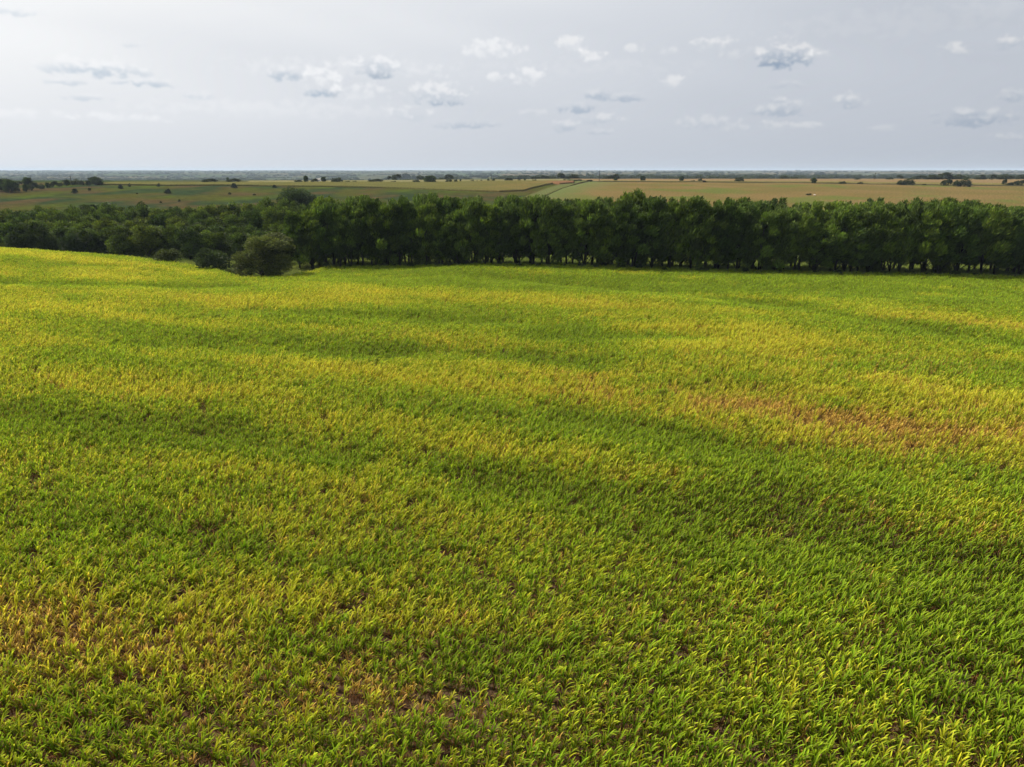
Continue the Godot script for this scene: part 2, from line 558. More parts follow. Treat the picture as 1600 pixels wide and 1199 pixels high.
	for q in clouds:
		var cx: float = q[0] * ppd
		var cy: float = (90.0 - q[1]) * ppd
		var rx: float = q[2] * 0.66 * ppd
		var ry: float = q[3] * 0.66 * ppd
		for y in range(int(cy - ry * 1.7), int(cy + ry * 1.7) + 1):
			for x in range(int(cx - rx * 1.6), int(cx + rx * 1.6) + 1):
				var u := (x + 0.5 - cx) / rx
				var t := -(y + 0.5 - cy) / ry
				var n := puff.get_noise_2d(x / ppd * 1.6, y / ppd * 2.4)
				var tt := t * 1.45 if t < 0.0 else t
				var dens := 0.9 * smoothstep(0.0, 0.95, 1.0 - (u * u + tt * tt) + n * 1.35 - 0.1)
				if dens <= 0.0:
					continue
				var c := im.get_pixel(posmod(x, 4096), y)
				var shade: float = 1.15 * q[5] * smoothstep(0.6, -0.35, t + n * 0.9)
				var lit: float = q[4] * (1.0 - shade)
				var lum := c.g * MAXB
				var white := Color(0.98, 0.985, 1.0) * minf(lum + 0.2, 1.0) / MAXB
				var dark := Color(c.r * 0.6, c.g * 0.69, c.b * 0.78)
				var col := c.lerp(white, lit * 0.8).lerp(dark, minf(shade, 1.0))
				im.set_pixel(posmod(x, 4096), y, c.lerp(col, dens))
	# to sRGB bytes
	var data := im.get_data().to_float32_array()
	var out := PackedByteArray()
	out.resize(data.size())
	var table := PackedByteArray()
	table.resize(4097)
	for i in 4097:
		var l := i / 4096.0
		table[i] = int(round(255.0 * (12.92 * l if l < 0.0031308 else 1.055 * pow(l, 1.0 / 2.4) - 0.055)))
	for i in data.size():
		out[i] = table[int(clampf(data[i], 0.0, 1.0) * 4096.0)]
	return ImageTexture.create_from_image(Image.create_from_data(4096, 2048, false, Image.FORMAT_RGB8, out))


func _ready() -> void:
	for k in [[n_big, 3, 0.02], [n_mid, 8, 0.045], [n_fine, 21, 0.16]]:
		k[0].seed = k[1]
		k[0].frequency = k[2]
		k[0].fractal_octaves = 4

	# ---- camera
	var cam := Camera3D.new()
	cam.name = "camera"
	cam.position = Vector3(0, 24, 0)
	cam.rotation_degrees = Vector3(-16.13, 0, 0)
	cam.fov = 55.07
	cam.near = 0.5
	cam.far = 40000.0
	add_child(cam)

	# ---- sky, sun, air
	var az := deg_to_rad(-62.0)
	var el := deg_to_rad(47.0)
	var to_sun := Vector3(sin(az) * cos(el), sin(el), -cos(az) * cos(el))
	var pan := PanoramaSkyMaterial.new()
	pan.panorama = sky_picture(to_sun)
	pan.energy_multiplier = MAXB / 1.62
	var sky := Sky.new()
	sky.sky_material = pan
	var env := Environment.new()
	env.background_mode = Environment.BG_SKY
	env.sky = sky
	env.tonemap_mode = Environment.TONE_MAPPER_LINEAR
	env.tonemap_exposure = 1.62
	env.sdfgi_enabled = true
	env.ssao_enabled = true
	env.ssil_enabled = true
	env.fog_enabled = true
	env.fog_density = 0.00005
	env.fog_light_color = Color(0.78, 0.86, 0.95)
	var we := WorldEnvironment.new()
	we.name = "environment"
	we.environment = env
	add_child(we)
	var sun := DirectionalLight3D.new()
	sun.name = "sun"
	sun.basis = Basis.looking_at(-to_sun)
	sun.light_energy = 1.6
	sun.light_color = Color(1.0, 0.965, 0.9)
	sun.light_angular_distance = 0.6
	sun.shadow_enabled = true
	add_child(sun)

	# ---- materials
	bark = paint(Color(0.10, 0.082, 0.062), 0.9)
	speckle(bark, 1.5, 0.5, 4)
	for k in [Color(1, 1, 1), Color(0.8, 0.86, 0.9), Color(1.25, 1.2, 0.95), Color(0.68, 0.72, 0.7), Color(1.5, 1.3, 1.0)]:
		var lm := paint(Color.WHITE, 0.62, 0.65, true, 0.3)
		lm.albedo_color = Color(minf(k.r / 1.5, 1.0), k.g / 1.5, k.b / 1.5).linear_to_srgb()
		leaf_mats.append(lm)
	var soil := paint(Color.WHITE, 0.95, 0.0, true)
	soil.specular_mode = BaseMaterial3D.SPECULAR_DISABLED
	speckle(soil, 9.0, 0.55, 31)
	var crop_m := paint(Color.WHITE, 0.95, 0.0, true)
	crop_m.specular_mode = BaseMaterial3D.SPECULAR_DISABLED
	speckle(crop_m, 17.0, 0.5, 32)

	for p in [[-185.0, -222.0], [-148.0, -215.0], [-106.0, -205.0], [-91.0, -200.0], [-77.0, -190.0], [-65.0, -175.5], [-54.0, -178.0], [-50.0, -196.0], [-6.6, -193.0], [47.5, -183.0], [117.0, -168.5], [175.0, -158.0], [175.0, 30.0], [-185.0, 30.0]]:
		field_poly.append(Vector2(p[0], p[1]))

	# ---- how ripe the corn is, on a 2 m grid: below 0 green, above 0 golden, second channel dry
	var ripe := PackedFloat32Array()
	var dry := PackedFloat32Array()
	var gw := 190
	var gh := 125
	relief.resize(gw * gh)
	ripe.resize(gw * gh)
	dry.resize(gw * gh)
	# x, z to x, z, half width, look
	var bands := [
		[-53.2, -68.4, -27.5, -63.7, 3, "green"],
		[-27.5, -63.7, 0.0, -52.0, 3, "green"],
		[0.0, -52.0, 17.2, -45.0, 3.5, "green"],
		[17.2, -45.0, 30.0, -38.4, 6, "green"],
		[-35.0, -45.9, -20.7, -43.2, 1.5, "green"],
		[-20.7, -43.2, -9.3, -39.8, 1.2, "green"],
		[46.0, -131.1, 69.6, -97.7, 3.5, "green"],
		[0.0, -165.2, 46.0, -131.1, 5, "green"],
		[-30.4, -175.3, 96.6, -138.1, 12, "green"],
		[-46.2, -125.1, 9.8, -111.0, 3, "green"],
		[4.6, -103.9, 25.8, -103.9, 4, "green"],
		[-48.8, -99.8, -16.8, -94.0, 5, "green"],
		[-12.8, -95.9, 8.0, -88.9, 4, "green"],
		[6.3, -68.4, 19.3, -59.6, 4, "green"],
		[19.6, -77.5, 27.6, -76.2, 2.5, "green"],
		[17.0, -61.2, 28.4, -55.2, 3, "green"],
		[-11.3, -32.2, 0.0, -31.1, 1.5, "green"],
		[20.1, -30.6, 22.4, -27.1, 2, "green"],
		[-107.4, -154.3, -59.7, -155.7, 4, "green"],
		[-111.4, -184.2, -98.7, -184.0, 3, "green"],
		[35.0, -58.0, 38.6, -51.3, 2, "green"],
		[-92.1, -131.3, -40.5, -131.9, 8, "gold"],
		[-32.6, -143.4, 23.0, -131.1, 6, "gold"],
		[11.2, -127.8, 40.0, -99.8, 6, "gold"],
		[-31.9, -88.9, 6.8, -75.0, 3, "gold"],
		[-56.1, -77.5, -28.1, -77.5, 5, "gold"],
		[-129.7, -198.2, -71.3, -174.7, 5, "gold"],
		[-120.9, -174.6, -85.7, -164.4, 4, "gold"],
		[-18.4, -37.6, -3.3, -32.7, 2, "gold"],
		[18.4, -103.9, 52.9, -72.6, 5, "gold"],
		[-5.7, -61.2, 10.1, -53.9, 3, "gold"],
		[3.8, -84.3, 19.8, -72.6, 2.5, "brown"],
		[19.8, -72.6, 32.2, -63.7, 4, "brown"],
		[32.2, -63.7, 41.3, -55.2, 4, "brown"],
		[62.8, -118.7, 78.5, -111.0, 4, "brown"],
		[27.5, -68.4, 48.8, -66.5, 6, "brown"],
		[22.7, -47.9, 33.2, -43.2, 1.6, "brown"],
		[-27.3, -34.4, -17.5, -31.7, 1.2, "brown"],
		[5.7, -131.1, 23.9, -136.7, 3, "brown"],
		[11.1, -37.6, 12.1, -35.0, 0.8, "brown"],
		[-9.6, -31.7, -4.3, -27.9, 0.7, "brown"],
		[18.4, -35.0, 19.3, -33.3, 0.7, "brown"],
	]
	bands.append([-30.0, -35.0, -2.0, -25.5, 3.5, "brown"])
	bands.append([12.0, -80.0, 60.0, -58.0, 7.0, "brown"])
	bands.append([-45.0, -186.0, -20.0, -188.0, 8.0, "green"])
	bands.append([-2.0, -88.0, 22.0, -75.0, 5.0, "gold"])
	bands.append([18.0, -74.0, 50.0, -56.0, 9.0, "gold"])
	bands.append([30.0, -69.0, 54.0, -58.0, 5.0, "brown"])
	bands.append([58.0, -120.0, 84.0, -110.0, 6.0, "gold"])
	bands.append([18.0, -46.0, 36.0, -36.0, 4.0, "green"])
	bands.append([40.0, -178.0, 120.0, -160.0, 14.0, "green"])
	var ca := cos(deg_to_rad(-20.0))
	var sa := sin(deg_to_rad(-20.0))
	for j in gh:
		for i in gw:
			var x := -190.0 + i * 2.0
			var z := -230.0 + j * 2.0
			var u := x * ca - z * sa
			var w := x * sa + z * ca
			var y := n_mid.get_noise_2d(u * 0.35, w * 1.3) * 1.25 + n_fine.get_noise_2d(u * 0.5, w * 1.2) * 0.6
			y += 0.12 * smoothstep(60.0, 100.0, -z) - 0.3 * smoothstep(140.0, 165.0, -z) * smoothstep(-70.0, -30.0, x) - 0.07
			var sink := 0.0
			var dd := maxf(0.0, n_mid.get_noise_2d(u * 0.3 + 300.0, w * 0.9) - 0.2) * 0.8
			for b in bands:
				var q := Geometry2D.get_closest_point_to_segment(Vector2(x, z), Vector2(b[0], b[1]), Vector2(b[2], b[3]))
				var t := q.distance_to(Vector2(x, z)) / float(b[4])
				if t < 2.5:
					var e := exp(-t * t) * clampf(0.65 + 1.5 * n_fine.get_noise_2d(u * 0.45, w * 1.1) + 0.7 * n_mid.get_noise_2d(x + 70.0, z), 0.0, 1.3)
					if b[5] == "green":
						sink += exp(-t * t) * minf(float(b[4]) * 0.13, 0.55)
						y -= e * 2.0
						dd -= e * 0.3
					elif b[5] == "gold":
						y += e * 1.1
					else:
						dd += e * 0.5
						y += e * 1.0
			ripe[j * gw + i] = y
			relief[j * gw + i] = -sink
			dry[j * gw + i] = dd

	# ---- the land: one sheet from under the camera to the horizon
	var cols := []
	var deg := -50.0
	while deg <= 50.001:
		cols.append(deg_to_rad(deg))
		deg += 0.25
	deg = 55.0
	while deg < 308.0:
		cols.append(deg_to_rad(deg))
		deg += 5.0
	var rings := []
	var r := 3.0
	while r < 16000.0:
		rings.append(r)
		r += 3.0 if r < 230.0 else 4.0 if r < 350.0 else 5.0 if r < 1100.0 else r * 0.03 if r < 3000.0 else r * 0.05
	var gv := PackedVector3Array()
	var gc := PackedColorArray()
	var gi := PackedInt32Array()
	gv.append(Vector3(0, terrain(0, 0), 0))
	gc.append(ground_tint(0, 0))
	for rr in rings:
		for a in cols:
			var x: float = sin(a) * rr
			var z: float = -cos(a) * rr
			gv.append(Vector3(x, terrain(x, z), z))
			gc.append(ground_tint(x, z))
	var nc := cols.size()
	for i in nc:
		gi.append_array([0, 1 + i, 1 + (i + 1) % nc])
	for j in rings.size() - 1:
		for i in nc:
			var a := 1 + j * nc + i
			var b := 1 + j * nc + (i + 1) % nc
			gi.append_array([a, a + nc, b, b, a + nc, b + nc])
	var gst := SurfaceTool.new()
	gst.create_from(mesh_from(gv, gc, PackedVector3Array(), gi), 0)
	gst.generate_normals()
	tag(top("ground", gst.commit(), soil), "rolling open land from the corn field to the hazy horizon", "", "", "structure")

	# ---- far fields beyond the shelterbelt
	var strip := func(x, z, u, w):
		var s := n_mid.get_noise_2d(x * 0.5, z * 1.5)
		return blend(blend(Color(0.125, 0.125, 0.04), Color(0.165, 0.15, 0.048), 0.5 + s), Color(0.24, 0.155, 0.06), (u - 0.6) * 1.6 * (0.6 + s) + 0.1 * s)
	tag(field("crop_strip", [Vector2(-360, -658), Vector2(-214, -638), Vector2(-101, -602), Vector2(-48, -571), Vector2(-9, -556), Vector2(8, -562)],
		[Vector2(-370, -714), Vector2(-230, -712), Vector2(-130, -712), Vector2(-60, -730), Vector2(5, -780), Vector2(62, -795)], 150, 40, 1.1, strip, crop_m), "golden green strip of standing crop along the ridge beyond the trees", "", "", "structure")
	var stub := func(x, z, u, w):
		var s := n_mid.get_noise_2d(x * 0.35, z * 0.3) * 1.6
		var b := n_big.get_noise_2d(x * 0.6, z * 0.5)
		var k := blend(Color(0.175, 0.138, 0.048), Color(0.215, 0.152, 0.062), 0.5 + s)
		k = blend(k, Color(0.14, 0.155, 0.04), b * 3.2 + (0.55 - w) * 0.9 - 0.25)
		return blend(k, Color(0.15, 0.18, 0.065), 1.0 - u * 9.0)
	tag(field("stubble_field", [Vector2(-8, -420), Vector2(60, -390), Vector2(160, -360), Vector2(270, -330), Vector2(420, -300)],
		[Vector2(78, -746), Vector2(165, -730), Vector2(239, -708), Vector2(330, -660), Vector2(560, -570)], 150, 110, 0.25, stub, crop_m), "tan and green stubble field behind the right half of the shelterbelt", "", "", "structure")
	var red := func(x, z, u, w):
		return blend(Color(0.23, 0.12, 0.065), Color(0.19, 0.15, 0.055), n_mid.get_noise_2d(x * 0.6, z) + absf(w - 0.5))
	tag(field("bare_soil_patch", [Vector2(42, -668), Vector2(56, -690)], [Vector2(28, -715), Vector2(62, -760)], 12, 12, 1.4, red, crop_m), "reddish bare patch in the crop strip beside the grassy track", "", "", "structure")
	var rut := func(x, z, u, w):
		return blend(Color(0.11, 0.105, 0.04), Color(0.14, 0.155, 0.055), minf(u, 1.0 - u) * 5.0)
	tag(field("grassy_track", [Vector2(2, -470), Vector2(14, -468)], [Vector2(68, -800), Vector2(82, -800)], 12, 90, 0.45, rut, crop_m), "pale grassy track running up to the ridge between two fields", "", "", "structure")
	var dirt := func(x, z, u, w):
		return Color(0.09, 0.08, 0.045)
	tag(field("field_road", [Vector2(83, -749), Vector2(165, -733), Vector2(239, -711), Vector2(330, -663), Vector2(560, -573)],
		[Vector2(85, -757), Vector2(167, -741), Vector2(241, -719), Vector2(333, -671), Vector2(563, -581)], 80, 4, 0.5, dirt, crop_m), "dark rough field road along the far edge of the stubble field", "", "", "structure")
	var weedy := func(x, z, u, w):
		return blend(Color(0.16, 0.14, 0.05), Color(0.24, 0.2, 0.075), 0.5 + n_mid.get_noise_2d(x, z) * 1.4)
	tag(field("road_verge", [Vector2(86, -759), Vector2(167, -743), Vector2(241, -721), Vector2(333, -673), Vector2(563, -583)],
		[Vector2(92, -800), Vector2(180, -782), Vector2(262, -765), Vector2(358, -712), Vector2(600, -618)], 90, 10, 0.9, weedy, crop_m), "olive weedy verge beyond the field road", "", "", "structure")
	var tan_f := func(x, z, u, w):
		return blend(Color(0.24, 0.17, 0.085), Color(0.27, 0.19, 0.1), 0.5 + n_mid.get_noise_2d(x * 0.4, z)) if w < 0.93 else Color(0.16, 0.17, 0.08)
	tag(field("far_tan_field", [Vector2(94, -804), Vector2(182, -786), Vector2(264, -769), Vector2(360, -716), Vector2(602, -622)],
		[Vector2(70, -1040), Vector2(230, -1080), Vector2(400, -1090), Vector2(560, -1020), Vector2(860, -860)], 90, 40, 0.4, tan_f, crop_m), "tan field beyond the weedy road verge on the right", "", "", "structure")
	var pale := func(x, z, u, w):
		return blend(Color(0.25, 0.23, 0.12), Color(0.19, 0.18, 0.07), 0.4 + n_mid.get_noise_2d(x * 0.5, z) * 1.3 - u * 0.3)
	tag(field("far_pale_field", [Vector2(-250, -718), Vector2(-130, -718), Vector2(-60, -738), Vector2(5, -788), Vector2(64, -806)],
		[Vector2(-300, -880), Vector2(-180, -900), Vector2(-80, -930), Vector2(10, -960), Vector2(70, -1000)], 70, 30, 0.3, pale, crop_m), "pale field on the ridge behind the crop strip", "", "", "structure")

	# ---- the corn
	var corn_mat := paint(Color.WHITE, 0.5, 0.95, true, 0.2)
	var looks := []
	for kind in 4:
		for s in 3:
			looks.append(corn_plant(1000 + kind * 10 + s, kind))
	var where := []
	var tints := []
	for k in 12:
		where.append([])
		tints.append([])
	var close := []
	rng.seed = 4242
	var ra := deg_to_rad(20.0)
	var du := Vector2(cos(ra), sin(ra))
	var dv := Vector2(-sin(ra), cos(ra))
	var row := -384
	while row < 162:
		var vv := row * 0.68
		row += 1
		var uu := -260.0
		while uu < 190.0:
			uu += rng.randf_range(0.09, 0.175)
			var g := du * uu + dv * vv
			var d := -g.y
			if d < 16.0 or d > 226.0 or absf(g.x) > d * 0.71 + 6.0:
				continue
			var x := g.x + rng.randf_range(-0.05, 0.05)
			var z := g.y + rng.randf_range(-0.05, 0.05)
			if d > 155.0 and not Geometry2D.is_point_in_polygon(Vector2(x, z), field_poly):
				continue
			var cell := clampi(int((z + 230.0) * 0.5 + rng.randf()), 0, gh - 1) * gw + clampi(int((x + 190.0) * 0.5 + rng.randf()), 0, gw - 1)
			var y := ripe[cell] + rng.randf_range(-0.65, 0.65)
			var kind := 0 if y < -0.1 else 1 if y < 0.55 else 2
			if rng.randf() < dry[cell] * 0.7 + 0.065:
				kind = 3
			var gap := n_fine.get_noise_2d(x * 2.6, z * 2.6)
			if rng.randf() < dry[cell] * 0.15:
				continue
			if gap > 0.26 and rng.randf() < 0.7:
				continue
			var n := kind * 3 + rng.randi() % 3
			var lean := 0.04 + 0.3 * (n_mid.get_noise_2d(x * 0.8 + 90.0, z * 0.8) + 0.35) + rng.randf_range(-0.1, 0.1)
			var size := rng.randf_range(0.56, 0.86) * (1.0 + 0.14 * n_mid.get_noise_2d(x * 0.7, z * 0.7 + 55.0)) * (0.86 if kind == 3 else 1.06 if kind == 0 else 1.0)
			var bas := Basis(Vector3.BACK, -maxf(lean, -0.05)) * Basis(Vector3.UP, rng.randf_range(-0.8, 0.8)) * Basis.from_scale(Vector3.ONE * size)
			var t := Transform3D(bas, Vector3(x, terrain(x, z) - 0.02, z))
			var px := x / (d * 0.9606 + 23.4 * 0.2778) * 1150.0
			var down := (23.4 * 0.9606 - d * 0.2778) / (d * 0.9606 + 23.4 * 0.2778) * 1150.0
			if d < 27.5 and absf(px) < 795.0 and down < 592.0:
				close.append([d + 0.4 * absf(x) * 0.02, n, t])
				continue
			var tone := rng.randf_range(0.85, 1.22) * lerpf(1.04, 0.86, clampf(-ripe[cell] - 0.2, 0.0, 1.0))
			where[n].append(t)
			tints[n].append(Color(tone * rng.randf_range(0.93, 1.07), tone, tone * rng.randf_range(0.85, 1.2)))
	close.sort_custom(func(a, b): return a[0] < b[0])
	for k in close.size():
		var n: int = close[k][1]
		if k < 300:
			var o := top("corn_plant", looks[n], corn_mat)
			o.transform = close[k][2]
			tag(o, "windblown yellow green corn plant at the very bottom edge of the picture", "corn", "corn plants nearest the viewer")
		else:
			where[n].append(close[k][2])
			tints[n].append(Color.WHITE)
	var crop := thing("corn_crop", Vector3.ZERO)
	tag(crop, "field of ripening corn, green, yellow and golden in windblown bands, filling the foreground", "corn field", "", "stuff")
	for n in 12:
		var mm := MultiMesh.new()
		mm.transform_format = MultiMesh.TRANSFORM_3D
		mm.use_colors = true
		mm.mesh = looks[n]
		mm.instance_count = where[n].size()
		for i in where[n].size():
			mm.set_instance_transform(i, where[n][i])
			mm.set_instance_color(i, tints[n][i])
		var o := MultiMeshInstance3D.new()
		o.name = ["green_corn", "yellow_green_corn", "golden_corn", "dry_corn"][n / 3]
		o.multimesh = mm
		o.material_override = corn_mat
		crop.add_child(o, true)
		tag(o, "", "", "", "stuff")

	# ---- grass: margin of the field, under the trees, and on the near pasture
	rng.seed = 99
	var gvx := PackedVector3Array()
	var gcx := PackedColorArray()
	for i in 26:
		var a := rng.randf() * TAU
		var p := Vector3(cos(a), 0, sin(a)) * rng.randf() * 0.45
		leaf(gvx, gcx, p, (Vector3(cos(a) * 0.35 + 0.3, 1, sin(a) * 0.35)).normalized(), rand_dir(), rng.randf_range(0.5, 1.0), 0.05, Color(1, 1, 1) * rng.randf_range(0.8, 1.2))
	var grass_mat := paint(Color.WHITE, 0.7, 0.6, true)
	var gm := MultiMesh.new()
	gm.transform_format = MultiMesh.TRANSFORM_3D
	gm.use_colors = true
	gm.mesh = mesh_from(gvx, gcx)
	var spots := []
	for i in 60000:
		var d := lerpf(160.0, 330.0, rng.randf())
		var x := rng.randf_range(-0.78, 0.78) * d
		var z := -d
		if d < 232.0 and Geometry2D.is_point_in_polygon(Vector2(x, z), field_poly):
			continue
		if d < 170.0 and x < 60.0:
			continue
		if n_mid.get_noise_2d(x, z) < -0.25 and d > 300.0:
			continue
		spots.append(Vector3(x, d, z))
	gm.instance_count = spots.size()
	for i in spots.size():
		var p: Vector3 = spots[i]
		var s := rng.randf_range(0.6, 1.2) * (0.8 if p.y < 240.0 else 0.55)
		gm.set_instance_transform(i, Transform3D(Basis(Vector3.UP, rng.randf_range(-1, 1)) * Basis.from_scale(Vector3(s * 1.3, s, s * 1.3)), Vector3(p.x, terrain(p.x, p.z) - 0.05, p.z)))
		var k := ground_tint(p.x, p.z) * rng.randf_range(0.85, 1.25)
		k.a = 1.0
		gm.set_instance_color(i, k)
	var go := MultiMeshInstance3D.new()
	go.name = "meadow_grass"
	go.multimesh = gm
	go.material_override = grass_mat
	add_child(go)
	tag(go, "tall green grass around the trees and on the slope behind them", "grass", "", "stuff")

	# ---- tree shapes
	var belt := []
	for k in 8:
		belt.append(belt_tree(200 + k, rng.randf_range(3.2, 4.1), [0.2, 0.28, 0.24, 0.16][k % 4]))
	var round_leaf := Color(0.078, 0.124, 0.018)
	var rounds := []
	for k in 5:
		rounds.append(round_tree(300 + k, 36, 0.12, 0.5, 0.15, round_leaf, 1 + k % 2))
	var solitary := round_tree(350, 46, 0.06, 0.4, 0.1, Color(0.098, 0.128, 0.034), 4, 2.2, 1.0)
	var fine := round_tree(351, 60, 0.16, 0.34, 0.09, Color(0.062, 0.092, 0.024), 2, 1.5)
	var shrubs := []
	for k in 3:
		shrubs.append([dome(400 + k, 2600, 0.0, 0.085, 0.022, Color(0.05, 0.075, 0.02), 12), null])
	var small_shrubs := []
	for k in 4:
		small_shrubs.append([dome(420 + k, 700, 0.0, 0.13, 0.045, Color(0.038, 0.052, 0.019), 10), null])
	var cedars := []
	for k in 3:
		cedars.append([dome(440 + k, 1100, 0.75, 0.12, 0.035, Color(0.022, 0.036, 0.016), 14), null])

	# ---- the solitary tree and the shrubs at its side
	var bush := thing("willow_tree", Vector3(-60.5, terrain(-60.5, -181), -181))
	bush.scale = Vector3(1.6, 1.12, 1.45)
	part("crown", solitary[0], leaf_mats[2], bush)
	part("trunk", solitary[1], bark, bush)
	tag(bush, "big round olive tree standing alone in front of the woods at the field edge", "tree")
	for k in [
		[-77.5, -192.5, 9.0, 7.0, "dark round shrub immediately left of the solitary olive tree", 0],
		[-93.5, -201.5, 7.2, 5.0, "pale green low shrub at the field edge, left of the dark round shrub", 4],
		[-65.5, -212.0, 6.0, 6.0, "small round green tree just right of the solitary olive tree, behind it", 2],
		[-146.0, -221.5, 8.5, 7.0, "dark bushy shrub at the crest of the field near the left edge", 0],
		[-139.0, -221.5, 6.5, 7.0, "round shrub at the field crest, right of the dark bushy one near the left edge", 2],
		[-130.0, -219.0, 6.2, 6.8, "olive shrub at the field crest under the broad dark crowned tree", 1],
		[-152.0, -223.0, 5.0, 3.2, "low bright shrub on the field crest at the left picture edge", 4],
		[-70.5, -186.0, 4.5, 2.0, "low weedy green bush between the dark round shrub and the solitary tree", 4],
		[-86.0, -208.0, 5.0, 2.6, "low bush behind the gap between pale shrub and dark round shrub", 2]]:
		tree("shrub", k[4], "shrub", "shrubs along the left field edge", Vector3(k[0], terrain(k[0], k[1]) - 0.1, k[1]), Vector3(k[2], k[3] * 1.05, k[2]), k[0], shrubs[k[5] % 3], leaf_mats[k[5]])

	# ---- the shelterbelt: rows of tall trees along the far edge of the field
	rng.seed = 555
	for line in 3:
		var x := -62.0 + line * 1.5
		while x < 158.0:
			x += rng.randf_range(2.9, 4.9)
			var z := -199.5 + (x + 56.0) * 0.163 - line * 6.5 + rng.randf_range(-1.2, 1.2)
			if x < 0.0:
				z -= 2.0
			var high := (24.0 - belt_top(x / -z) * -z - terrain(x, z)) / 17.2 * rng.randf_range(0.88, 1.03) * (1.0 if line else 0.97)
			if rng.randf() < 0.15:
				high *= 0.8
			var look: int = [0, 1, 0, 3, 2][rng.randi() % 5]
			var zone := belt_zone(x / -z)
			var tone: String = ["mid green", "bluish green", "light green", "blackish green"][look]
			var tall := "short" if high < 0.85 else "tall" if high > 1.02 else "medium"
			var rank: String = ["front", "second", "rear"][line]
			tree("shelterbelt_tree", "%s %s tree in the shelterbelt's %s row, %s" % [tall, tone, rank, zone], "tree", "%s row trees of the shelterbelt" % rank,
				Vector3(x, terrain(x, z) - 0.1, z), Vector3(1.0, high, 1.0) * rng.randf_range(0.97, 1.08), rng.randf_range(-0.9, 0.9), belt[rng.randi() % 8], leaf_mats[look])
	for k in [[-32.0, -200.0, 7.0, 12.5, "lighter rounded tree standing out at the front of the belt, right of the solitary tree", 2],
		[-24.0, -198.0, 5.0, 6.5, "low pale green tree at the belt's foot below the lighter rounded tree", 2],
		[-14.0, -197.0, 4.4, 5.5, "small rounded tree at the front of the belt, left of the picture centre", 0],
		[24.0, -193.5, 4.8, 8.5, "drooping round tree in the front of the belt, just right of the picture centre", 1],
		[103.0, -178.0, 5.2, 9.0, "pale leaved rounded tree inside the right part of the belt front", 4],
		[88.0, -180.5, 4.2, 7.0, "small pale tree among dark trunks in the right part of the belt", 2]]:
		tree("rounded_tree", k[4], "tree", "rounded trees at the front of the belt", Vector3(k[0], terrain(k[0], k[1]) - 0.1, k[1]), Vector3(k[2] / 8.6, k[3] / 10.0, k[2] / 8.6), k[0], rounds[int(absf(k[0])) % 5], leaf_mats[k[5]])
	# low brush along the foot of the belt
	for k in 34:
		var x := -48.0 + k * 5.4 + rng.randf_range(-2, 2)
		var z := -197.0 + (x + 56.0) * 0.163 - (2.0 if x < 0.0 else 0.0) + rng.randf_range(-0.6, 1.2)
		if z > -160.0:
			continue
		var w := rng.randf_range(1.6, 3.2)
		var zone := "left of the picture centre" if x < 0.0 else "right of the picture centre" if x < 70.0 else "near the right edge"
		tree("brush", "low brush at the foot of the dark shelterbelt, " + zone, "shrub", "low brush at the foot of the belt " + zone, Vector3(x, terrain(x, z), z), Vector3(w, rng.randf_range(1.6, 2.8), w), x, shrubs[k % 3], leaf_mats[[0, 2, 4, 1][k % 4]])

	# ---- the woods in the hollow on the left
	rng.seed = 808
	for line in 5:
		var z0: float = [-226.0, -236.0, -250.0, -264.0, -280.0][line]
		var x: float = -0.74 * absf(z0) - 4.0
		while x < [-62.0, -58.0, -58.0, -62.0, -84.0][line]:
			x += rng.randf_range(5.5, 8.0)
			var z := z0 + rng.randf_range(-3, 3) + (3.0 if line == 0 and x > -120.0 else 0.0)
			var w := rng.randf_range(7.5, 10.5)
			var h: float = rng.randf_range([8.0, 9.8, 11.0, 11.9, 12.4][line], [10.6, 11.6, 13.0, 13.8, 14.6][line])
			if x > -104.0 and line > 1:
				h += 2.6 * smoothstep(-104.0, -80.0, x)
			if line > 1 and x > -190.0 and x < -178.0:
				h *= 0.9
			var rank: String = ["foremost", "second", "middle", "fourth", "rearmost"][line]
			var s := x / -z
			var zone := "at the left edge" if s < -0.62 else "below the broad dark crown" if s < -0.52 else "above the pale shrub" if s < -0.43 else "above the dark round shrub" if s < -0.37 else "behind the solitary tree"
			var look: int = [0, 2, 0, 1, 2, 4][rng.randi() % 6]
			var tone: String = ["green", "bluish", "light green", "dark", "pale"][look] + (" narrow" if w < 8.4 else " wide" if w > 9.6 else "")
			tree("woodland_tree", "%s tree in the left woods, %s rank, %s" % [tone, rank, zone], "tree", "%s rank of the left woods" % rank, Vector3(x, terrain(x, z) - 0.1, z), Vector3(w / 8.6, h / 10.0, w / 8.6), rng.randf() * TAU, rounds[rng.randi() % 5], leaf_mats[look])
	var dk := Vector3(-161.0, 0, -292.0)
	tree("dark_tree", "broad dark crowned tree rising above the left woods", "tree", "", Vector3(dk.x, terrain(dk.x, dk.z), dk.z), Vector3(17.5 / 8.6, 1.42, 1.9), 1.0, rounds[1], leaf_mats[3])
	tree("broad_tree", "big isolated round tree rising just behind the shelterbelt, paler than the belt", "tree", "", Vector3(-91.5, terrain(-91.5, -324), -324), Vector3(16.4 / 8.6, 1.72, 1.8), 0.3, fine, leaf_mats[1])

	# ---- pasture, ridge and fence line: kind, x, z, width, height, label, group
	var groups := ["cedars on the far pasture", "far pasture shrubs", "shrubs and trees along the ridge", "fence line trees on the left", "hazy trees beyond the ridge on the left", "hazy trees beyond the ridge near the largest ridge tree", "hazy trees beyond the ridge in the centre", "hazy trees beyond the ridge right of centre", "hazy trees beyond the ridge on the far right fields", "hazy trees beyond the ridge on the right"]
